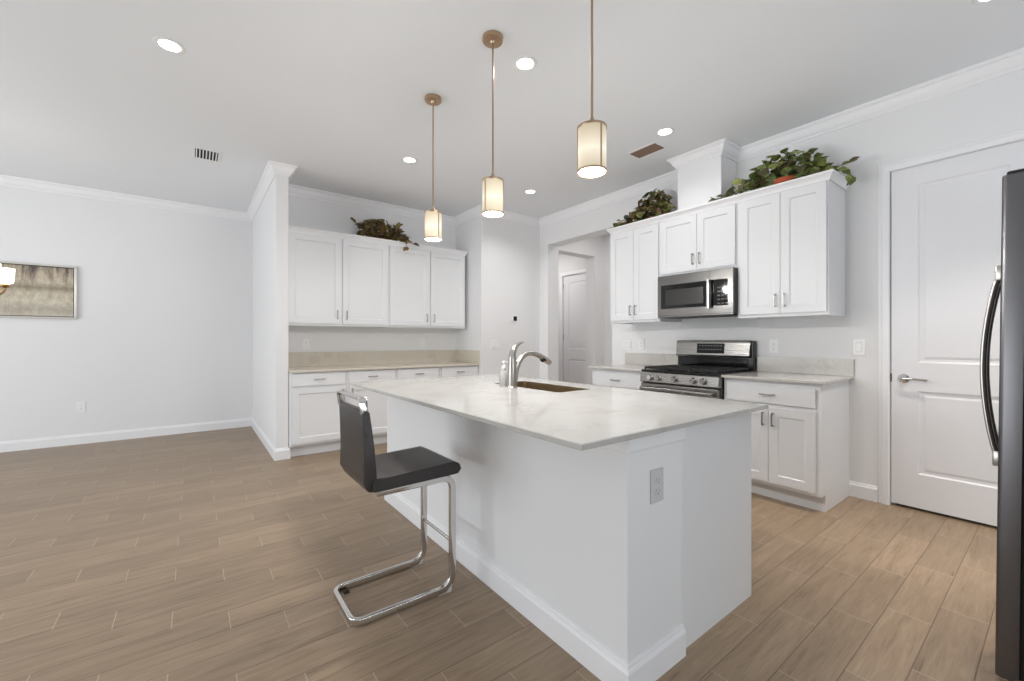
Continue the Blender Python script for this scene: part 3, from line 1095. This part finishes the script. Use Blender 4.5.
for x0, x1, hx in ((0, split - .002, split - .05), (split + .002, FW, split + .05)):
    d = fdoor(x0, x1)
    g = MB().box(x0 + .012, -.066, .06, x1 - .012, -.056, 1.74).build('gasket', M['gasket'], d)
    h = MB()
    hp = []
    for k in range(17):
        f = k / 16
        hp.append((hx, 0.020 + .040 * math.sin(math.pi * f) ** .8, .735 + .71 * f))
    h.sweep(hp, rrect(.026, .018, .005), up=(0, 1, 0))
    h.build('handle', M['nickel'], d, smooth=50)
    MB().sweep([(x, y - .003, z) for x, y, z in hp], rrect(.0275, .011, .002), up=(0, 1, 0)).build('handle_reflection', M['dark_metal'], d, smooth=50)  # dark strip standing in for the reflection on the bar's sides
    for za in (.695, 1.422):
        MB().box(hx - .017, -.004, za, hx + .017, .032, za + .06, .005).build('handle_mount', M['nickel'], d, smooth=40)
for x in (.03, FW - .13):
    MB().box(x, -.17, 1.7455, x + .10, -.012, 1.763, .006).build('hinge_cap', M['gasket'], fr)

# ------------------------------------------------------------------ bar stool
st = thing('bar_stool', 'black leather cantilever bar stool with chrome frame at the island', 'bar stool', (.78, 1.925, 0))
SX, SY = .78, 1.925
hw = .181
# seat: side outline in x-z, pushed along y, edges rounded
seat = fillet([(.592, 0, .552), (.975, 0, .556), (1.024, 0, .556), (1.026, 0, .594), (.975, 0, .618), (.66, 0, .606), (.592, 0, .610)], [.01, .03, .018, .03, .03, .03, .01], 5, True)
_s = MB().prism([(p.x - SX, -hw - .004, p.z) for p in seat], (0, 2 * hw + .008, 0), .011, 4)
for v in _s.bm.verts:          # front corners rounded in plan
    v.co.y *= 1 - .10 * max(0, (v.co.x - .14) / .105) ** 2
_s.build('seat', M['leather'], st, smooth=48)
back = fillet([(.578, 0, .553), (.606, 0, .556), (.610, 0, .62), (.600, 0, .74), (.590, 0, .82), (.578, 0, .897), (.549, 0, .895), (.553, 0, .80), (.556, 0, .70), (.553, 0, .60)],
              [.014, .02, .05, .1, .1, .008, .008, .1, .1, .035], 4, True)
MB().prism([(p.x - SX, -hw, p.z) for p in back], (0, 2 * hw - .018, 0), .010, 3).build('backrest', M['leather'], st, smooth=48)
hs = rrect(.034, .008, .003, 2)
hp = fillet([(.560 - SX, -hw + .006, .885), (.553 - SX, -hw + .006, .948), (.553 - SX, hw - .024, .948), (.560 - SX, hw - .024, .885)], .018, 5)
MB().sweep(hp, hs, up=(0, 1, 0)).build('back_handle', M['chrome'], st, smooth=40)
fh = .155
fz = .540
near = [(.62, -fh, fz), (.982, -fh, fz), (.982, -fh, .016), (.522, -fh + .006, .016), (.522, fh, .016), (.982, fh, .016), (.982, fh, fz), (.62, fh, fz)]
path = fillet([(x - SX, y, z) for x, y, z in near], [0, .06, .075, .05, .05, .075, .06, 0], 8)
sec = rrect(.021, .034, .006, 3)


def flat_tube(mb, path, w_, t_):
    """flat bar bent along the path: broad face always lies across the bend of the frame"""
    P = [Vector(p) for p in path]
    prev = None
    rings = []
    for i, p in enumerate(P):
        a = P[max(i - 1, 0)]
        b = P[min(i + 1, len(P) - 1)]
        t = (b - a).normalized()
        s_ = Vector((0, 1, 0)) - t * t.y if abs(t.y) < .95 else Vector((1, 0, 0)) - t * t.x
        # keep the broad side continuous round the floor corners
        if prev is not None:
            s_ = prev - t * prev.dot(t)
        s_.normalize()
        prev = s_
        u = t.cross(s_)
        rings.append([mb.bm.verts.new(p + s_ * x + u * y) for x, y in rrect(w_, t_, min(w_, t_) * .2, 3)])
    m_ = len(rings[0])
    for A, B in zip(rings, rings[1:]):
        for k in range(m_):
            mb.bm.faces.new((A[k], A[(k + 1) % m_], B[(k + 1) % m_], B[k]))
    mb.bm.faces.new(rings[0][::-1])
    mb.bm.faces.new(rings[-1])
    return mb


flat_tube(MB(), path, .020, .031).build('frame', M['chrome'], st, smooth=40)
MB().tube([(.985 - SX, -fh + .008, .228), (.985 - SX, fh - .008, .228)], .008, 12).build('footrest', M['chrome'], st, smooth=50)
for s_ in (-1, 1):
    MB().prism([(.905 - SX, s_ * fh - .012, 0), (.972 - SX, s_ * fh - .012, 0), (.975 - SX, s_ * fh - .012, .035), (.945 - SX, s_ * fh - .012, .003)], (0, .024, 0), .001).build('foot_pad', M['clear'], st)
    MB().box(.56 - SX, s_ * fh * .8 - .012, -.0, .585 - SX, s_ * fh * .8 + .012, .003).build('glide', M['gasket'], st)

# ------------------------------------------------------------------ pendants
PX = 1.372


def pendant(label, y, phi):
    t = thing('pendant_lamp', label, 'pendant lamp', (PX, y, 1.912), 0, 'pendant lamps over the island')
    top = ZC - 1.912
    MB().lathe([(0, top), (.059, top), (.060, top - .004), (.060, top - .022), (.056, top - .026), (.018, top - .028), (.012, top - .04), (.0, top - .04)], n=32).build('ceiling_canopy', M['pendant'], t, smooth=40)
    MB().tube([(0, 0, .215), (0, 0, top - .03)], .0055, 10).build('rod', M['pendant'], t, smooth=50)
    MB().lathe([(0, .236), (.008, .236), (.010, .222), (.022, .216), (.026, .202), (.026, .196), (0, .196)], n=24).build('socket_cap', M['pendant'], t, smooth=40)
    for k in range(4):
        a = math.pi / 2 * k + .95
        MB().tube([(.018 * math.cos(a), .018 * math.sin(a), .208), (.052 * math.cos(a), .052 * math.sin(a), .196)], .0035, 8).build('bracket', M['pendant'], t)
    MB().lathe([(.0605, .006), (.0605, .192), (.0565, .192), (.0565, .006), (.0605, .006)], n=40).build('glass_shade', M['shade'], t, smooth=40)
    for z in (0, .188):
        MB().lathe([(.0575, z + .001), (.0632, z), (.0640, z + .002), (.0640, z + .008), (.0632, z + .010), (.0575, z + .009), (.0575, z + .001)], n=40).build('ring', M['pendant'], t, smooth=40)
    for k in range(3):
        dv = Vector((PX, y)).normalized()
        ph = math.radians(phi + 120 * k)
        q_ = -dv * math.cos(ph) + Vector((dv.y, -dv.x)) * math.sin(ph)
        a = math.atan2(q_.y, q_.x)
        s_ = MB().box(-.0035, .0605, .008, .0035, .0635, .19, .0008)
        s_.moved(Matrix.Rotation(a - R90, 4, 'Z'))
        s_.build('strap', M['pendant'], t)
    MB().lathe([(0, .004), (.0575, .004), (.0575, .007), (0, .007)], n=40).build('diffuser', M['diffuser'], t)
    d = bpy.data.lights.new('pendant_bulb', 'POINT')
    d.energy, d.color, d.shadow_soft_size = 24, (1, .97, .93), .06
    o = bpy.data.objects.new('pendant_bulb', d)
    C.objects.link(o)
    o.location = (PX, y, 1.885)
    return t


pendant('pendant lamp with cream glass farthest from the camera, at the nook end of the island', 2.755, 39)
pendant('middle pendant lamp with cream glass, hanging above the island sink', 1.996, -44)
pendant('nearest pendant lamp with cream glass, its canopy above the picture edge', 1.240, 38)


# ------------------------------------------------------------------ recessed ceiling lights
def downlight(label, x, y, watt=5.0, col=(1, .98, .96), cone=135):
    t = thing('recessed_light', label, 'ceiling light', (x, y, ZC), 0, 'recessed ceiling lights')
    MB().lathe([(.053, -.0004), (.053, -.002), (.056, -.004), (.074, -.003), (.078, -.0004), (.053, -.0004)], n=36).build('trim_ring', M['vent_white'], t, smooth=40)
    MB().lathe([(0, -.0015), (.053, -.0015), (.053, -.0002), (0, -.0002)], n=36).build('lens', M['lens'], t)
    d = bpy.data.lights.new('downlight_beam', 'AREA')
    d.shape, d.size, d.energy, d.color = 'DISK', .10, watt, col
    d.spread = math.radians(cone)
    o = bpy.data.objects.new('downlight_beam', d)
    C.objects.link(o)
    o.location = (x, y, ZC - .006)
    return t


downlight('round recessed ceiling light above the dining side floor, nearest the small white vent', -.116, 3.205)
downlight('round recessed ceiling light between the middle and nearest pendant lamps', 1.665, 2.062)
downlight('round recessed ceiling light above the short cabinet, beside the louvered vent', 3.140, 2.03, 2.8)
downlight('round recessed ceiling light left of the farthest pendant lamp', 1.662, 3.838)
downlight('round recessed ceiling light near the hall opening, right of the middle pendant', 3.146, 3.80, 8)
downlight('round recessed ceiling light cut by the top picture edge above the pantry door', 3.20, .22, 9.5, (1, .91, .80), 70)
hall_d = bpy.data.lights.new('hall_fill', 'AREA')  # fill lamps without a fixture, added to brighten the hall
hall_d.shape, hall_d.size, hall_d.energy, hall_d.color = 'DISK', .16, 11, (1, .97, .93)
hall_o = bpy.data.objects.new('hall_fill', hall_d)
C.objects.link(hall_o)
hall_o.location = (4.8, 5.9, ZC - .02)
vest_o = bpy.data.objects.new('hall_fill', hall_d.copy())
vest_o.data.energy = 5
C.objects.link(vest_o)
vest_o.location = (4.75, 3.85, ZC - .02)


# ------------------------------------------------------------------ ceiling vents
def vent(label, cx, cy, w_, l_, n, axis, mf, ms):
    t = thing('ceiling_vent', label, 'vent', (cx, cy, ZC), 0, None)
    b = .02
    f_ = MB()
    f_.box(-w_ / 2 - b, -l_ / 2 - b, -.006, w_ / 2 + b, -l_ / 2, 0, .001).box(-w_ / 2 - b, l_ / 2, -.006, w_ / 2 + b, l_ / 2 + b, 0, .001)
    f_.box(-w_ / 2 - b, -l_ / 2, -.006, -w_ / 2, l_ / 2, 0, .001).box(w_ / 2, -l_ / 2, -.006, w_ / 2 + b, l_ / 2, 0, .001)
    f_.build('frame', mf, t)
    MB().box(-w_ / 2, -l_ / 2, -.0012, w_ / 2, l_ / 2, -.0002).build('duct', M['void'], t)  # flat dark sheet standing in for the shade behind the louvers
    s_ = MB()
    for k in range(n):
        f = (k + .5) / n
        if axis == 'x':
            x = -w_ / 2 + w_ * f
            s_.prism([(x - .006, -l_ / 2, -.0015), (x + .002, -l_ / 2, -.0095), (x + .0035, -l_ / 2, -.0085), (x - .004, -l_ / 2, -.0012)], (0, l_, 0))
        else:
            y = -l_ / 2 + l_ * f
            s_.prism([(-w_ / 2, y - .006, -.0015), (-w_ / 2, y + .002, -.0095), (-w_ / 2, y + .0035, -.0085), (-w_ / 2, y - .004, -.0012)], (w_, 0, 0))
    s_.build('louvers', ms, t)
    return t


vent('small white ceiling vent with dark slots over the dining floor', .093, 4.877, .175, .24, 7, 'x', M['vent_white'], M['vent_white'])
vent('louvered ceiling vent with painted brown floor reflection in front of the duct chase', 3.315, 2.33, .15, .27, 8, 'x', M['vent_white'], M['vent_floor_tint'])

# ------------------------------------------------------------------ outlets and switches
PLW, PLH = .075, .118


def plate(name, label, cat, loc, rotz, kind='outlet', gang=1, group=None, pm=None):
    pm = pm or M['plastic']
    t = thing(name, label, cat, loc, rotz, group)
    w_ = PLW + (gang - 1) * .046
    MB().box(-w_ / 2, -.006, -PLH / 2, w_ / 2, -.0003, PLH / 2, .002).build('cover_plate', pm, t)
    for k in range(gang):
        cx = (k - (gang - 1) / 2) * .046
        if kind == 'outlet':
            for s_ in (-1, 1):
                z = s_ * .020
                so = MB().prism([(cx + p[0], -.0055, z + p[1]) for p in rrect(.034, .029, .01, 3)], (0, -.0022, 0)).build('socket', pm, t)
                sl = MB()
                sl.box(cx - .0085, -.0081, z - .002, cx - .0065, -.0075, z + .008).box(cx + .0065, -.0081, z - .002, cx + .0085, -.0075, z + .007)
                sl.lathe([(0, .0075), (.0028, .0075), (.0028, .0081), (0, .0081)], cx, 0, z - .008, 10, 'y')
                sl.build('slots', M['slot'], so)
        else:
            MB().box(cx - .0185, -.0066, -.035, cx + .0185, -.0055, .035).build('gap_shadow', M['gap_shade'], t)  # grey rim standing in for the shadow gap round the rocker
            MB().prism([(cx - .0165, -.0055, -.033), (cx - .0165, -.0105, -.033), (cx - .0165, -.0065, .033), (cx - .0165, -.0055, .033)], (.033, 0, 0)).build('rocker', M['plastic'], t)
    return t


plate('wall_outlet', 'white double socket low on the dining back wall', 'outlet', (-1.036, YL, .425), 0)
plate('light_switch', 'white switch plate on the side of the partition wall', 'light switch', (XS1, 5.06, 1.13), -R90, 'switch')
plate('wall_outlet', 'white socket low on the side of the partition wall', 'outlet', (XS1, 5.844, .43), -R90)
plate('wall_outlet', 'white socket above the nook counter next to the partition', 'outlet', (1.03, YN, 1.146), 0)
plate('wall_outlet', 'white socket above the nook counter near its right corner', 'outlet', (2.475, YN, 1.155), 0)
plate('light_switch', 'white double switch plate on the corner wall left of the faucet', 'light switch', (3.215, YP, 1.135), 0, 'switch', 2)
plate('light_switch', 'white double switch plate beside the hall opening under the wall cabinet', 'light switch', (XR, 3.085, 1.137), -R90, 'switch', 2)
plate('wall_outlet', 'white socket just left of the range backguard', 'outlet', (XR, 2.885, 1.145), -R90)
plate('wall_outlet', 'white socket just right of the range backguard', 'outlet', (XR, 1.533, 1.138), -R90)
plate('light_switch', 'white rocker switch beside the pantry door casing', 'light switch', (XR, .948, 1.138), -R90, 'switch')
plate('wall_outlet', 'white socket on the end post of the island', 'outlet', (1.309, KY0, .674), 0, pm=M['plastic_grey'])
th = thing('thermostat', 'small white thermostat with dark screen on the corner wall', 'thermostat', (3.53, YP, 1.49))
MB().box(-.05, -.022, -.035, .05, -.0004, .04, .005).build('case', M['plastic'], th)
MB().box(-.018, -.0235, -.030, .042, -.0215, .032, .001).build('screen', M['screen'], th)

# ------------------------------------------------------------------ picture and chandelier of the dining side
pc = thing('wall_picture', 'wide abstract beige and grey picture in a silver frame', 'picture', (-1.70, YL, 1.429))
PW2, PH2, fb = .635, .602, .022
pf = MB()
pf.box(-PW2, -.032, 0, PW2, -.0005, fb, .003).box(-PW2, -.032, PH2 - fb, PW2, -.0005, PH2, .003)
pf.box(-PW2, -.032, fb, -PW2 + fb, -.0005, PH2 - fb, .003).box(PW2 - fb, -.032, fb, PW2, -.0005, PH2 - fb, .003)
pf.build('frame', M['silver'], pc)
MB().box(-PW2 + fb + .001, -.018, fb + .001, PW2 - fb - .001, -.004, PH2 - fb - .001).build('canvas', M['art'], pc)
lp = MB()
i0 = fb + .0005
lp.box(-PW2 + i0, -.026, i0, PW2 - i0, -.0185, i0 + .006).box(-PW2 + i0, -.026, PH2 - i0 - .006, PW2 - i0, -.0185, PH2 - i0)
lp.box(-PW2 + i0, -.026, i0, -PW2 + i0 + .006, -.0185, PH2 - i0).box(PW2 - i0 - .006, -.026, i0, PW2 - i0, -.0185, PH2 - i0)
lp.build('inner_lip', M['dark_metal'], pc)

chx, chy = -1.505, 5.33
ch = thing('chandelier', 'brass chandelier with white glass shades cut by the left picture edge', 'chandelier', (chx, chy, 1.60))
MB().lathe([(0, -.08), (.012, -.075), (.02, -.05), (.012, -.02), (.03, 0), (.035, .03), (.015, .06), (.009, .1), (.009, ZC - 1.60 - .03), (.06, ZC - 1.60 - .025), (.062, ZC - 1.60 - .001), (0, ZC - 1.60 - .001)], n=24).build('stem', M['brass'], ch, smooth=40)
for k in range(5):
    a = -YAW + 2 * math.pi * k / 5
    ca, sa = math.cos(a), math.sin(a)
    pts = [(.02, .0), (.10, -.05), (.20, -.05), (.255, .0), (.262, .045)]
    arm = MB().tube(fillet([(r_ * ca, r_ * sa, z) for r_, z in pts], .05, 5), .008, 10).build('arm', M['brass'], ch, smooth=50)
    MB().lathe([(0, .04), (.022, .04), (.03, .052), (.03, .062), (.018, .074), (0, .074)], .262 * ca, .262 * sa, 0, 20).build('cup', M['brass'], arm, smooth=40)
    MB().lathe([(.028, .072), (.045, .078), (.052, .10), (.058, .205), (.054, .205), (.048, .10), (.028, .078), (.028, .072)], .262 * ca, .262 * sa, 0, 28).build('glass_shade', M['diffuser'], arm, smooth=40)
for k in range(5):
    a = -YAW + 2 * math.pi * k / 5
    d = bpy.data.lights.new('chandelier_bulb', 'POINT')
    d.energy, d.color, d.shadow_soft_size = 1.0, (1, .95, .88), .03
    o = bpy.data.objects.new('chandelier_bulb', d)
    C.objects.link(o)
    o.location = (chx + .262 * math.cos(a), chy + .262 * math.sin(a), 1.83)


# ------------------------------------------------------------------ plants on top of the cabinets
def leaf(bm, p, direction, normal, size, rnd):
    d = Vector(direction).normalized()
    nn = Vector(normal)
    nn = (nn - d * nn.dot(d))
    if nn.length < 1e-3:
        nn = d.orthogonal()
    nn.normalize()
    s_ = d.cross(nn)
    p = Vector(p)
    fold = .18 + .15 * rnd.random()
    curl = .12 + .25 * rnd.random()
    out = [(.0, .0), (.10, .26), (.32, .42), (.52, .40), (.74, .27), (.90, .12), (1.0, 0)]
    mid = [bm.verts.new(p + d * size * t_ - nn * size * curl * t_ * t_) for t_, _ in out]
    for sg in (-1, 1):
        edge = [mid[0]] + [bm.verts.new(p + d * size * t_ + s_ * sg * size * w_ + nn * size * (fold * w_ - curl * t_ * t_)) for t_, w_ in out[1:-1]] + [mid[-1]]
        for i in range(len(out) - 1):
            vs = [mid[i], mid[i + 1], edge[i + 1], edge[i]]
            u = []
            for v in vs:
                if v not in u:
                    u.append(v)
            if len(u) >= 3:
                bm.faces.new(u)


def plant(name, label, loc, rotz, mound, trails, m, potm, pot_r, pot_h, seed, nleaf, lsize, group='plants on the cabinet tops'):
    """local frame: x along the cabinet front, -y towards the room; mound = list of (cx, cy, cz, rx, ry, rz)"""
    rnd = random.Random(seed)
    t = thing(name, label, 'plant', loc, rotz, group)
    MB().lathe([(0, 0), (pot_r * .72, 0), (pot_r * .95, pot_h * .75), (pot_r * 1.08, pot_h * .76), (pot_r * 1.1, pot_h), (pot_r * .95, pot_h), (pot_r * .9, pot_h * .85), (0, pot_h * .85)], n=28).build('pot', potm, t, smooth=40)
    lf, sm = MB(), MB()
    tot = sum(q_[3] * q_[5] for q_ in mound)
    for cx, cy, cz, rx, ry, rz in mound:
        for _ in range(int(nleaf * rx * rz / tot)):
            th_ = rnd.uniform(0, 2 * math.pi)
            ph = math.asin(rnd.uniform(-.25, 1))
            k = rnd.uniform(.55, 1.0)
            dv = Vector((math.cos(ph) * math.cos(th_), math.cos(ph) * math.sin(th_), math.sin(ph)))
            p = Vector((cx + dv.x * rx * k, cy + dv.y * ry * k, cz + dv.z * rz * k))
            p.z = max(p.z, .03)
            hang = Vector((rnd.uniform(-1, 1), rnd.uniform(-1, .6), rnd.uniform(-.9, .35)))
            leaf(lf.bm, p, dv * .7 + hang, dv + Vector((0, -.5, .5)) + Vector((rnd.uniform(-.5, .5),) * 3), lsize * rnd.uniform(.7, 1.2), rnd)
        for _ in range(9):
            th_ = rnd.uniform(0, 2 * math.pi)
            e = Vector((cx + rx * .7 * math.cos(th_), cy + ry * .7 * math.sin(th_), cz + rz * rnd.uniform(.2, .8)))
            sm.tube([(0, 0, pot_h * .8), (e.x * .5, e.y * .5, max(e.z, pot_h) + .02), e], .003, 6)
    for tr in trails:
        pts = fillet(tr, .05, 4)
        sm.tube(pts, .003, 6)
        ln = 0
        for a_, b_ in zip(pts, pts[1:]):
            dv = (b_ - a_)
            ln += dv.length
            while ln > lsize * .42:
                ln -= lsize * .42
                p = a_.lerp(b_, rnd.random())
                side = Vector((rnd.uniform(-.8, .8), rnd.uniform(-1, .2), rnd.uniform(-.35, .8)))
                leaf(lf.bm, p, dv.normalized() * .6 + side, Vector((rnd.uniform(-.3, .3), -.8, .7)), lsize * rnd.uniform(.75, 1.15), rnd)
    lf.build('foliage', m, t)
    sm.build('stems', M['stem'], t)
    return t


# local x runs to the right along the cabinets, so world y falls with x on the range wall
plant('potted_ivy', 'trailing green ivy in a terracotta pot on the cabinet nearest the pantry door', (3.80, 1.36, ZUT + .001), -R90,
      [(-.02, -.02, .19, .24, .10, .155), (-.26, -.03, .13, .14, .08, .09), (.2, -.03, .1, .12, .07, .06)],
      [[(0, 0, .12), (-.30, -.06, .12), (-.46, -.10, .10), (-.56, -.12, .085)],
       [(0, 0, .12), (.22, -.06, .12), (.34, -.08, .10), (.46, -.06, .125)],
       [(.2, -.05, .1), (.36, -.06, .09), (.42, .0, .04), (.44, .0, -.01)]],
      M['leaf'], M['terracotta'], .085, .135, 4, 210, .072)
plant('potted_ivy', 'green and russet ivy in a red pot left of the duct chase', (3.80, 2.58, ZUT + .001), -R90,
      [(.0, -.02, .18, .185, .10, .20), (-.19, -.03, .11, .12, .07, .10)],
      [[(-.05, 0, .12), (-.26, -.05, .16), (-.36, -.08, .14), (-.44, -.10, .08)],
       [(-.05, 0, .1), (-.28, -.08, .08), (-.40, -.10, .085)]],
      M['leaf_mix'], M['redpot'], .085, .10, 7, 330, .064)
plant('potted_ivy', 'dark olive and brown ivy on the nook wall cabinets', (1.80, 5.10, NT_ + .001), 0,
      [(-.02, -.02, .15, .23, .10, .165), (.22, -.07, .10, .15, .09, .10)],
      [[(-.05, 0, .15), (-.24, -.03, .2), (-.31, -.03, .26)],
       [(.1, 0, .15), (.2, -.05, .22), (.24, -.05, .28)],
       [(.1, 0, .1), (.26, -.14, .09), (.36, -.17, .06), (.39, -.19, .035)],
       [(.1, 0, .1), (.24, -.15, .10), (.26, -.21, .05), (.28, -.22, -.02)]],
      M['leaf_dark'], M['redpot'], .08, .085, 11, 330, .066)
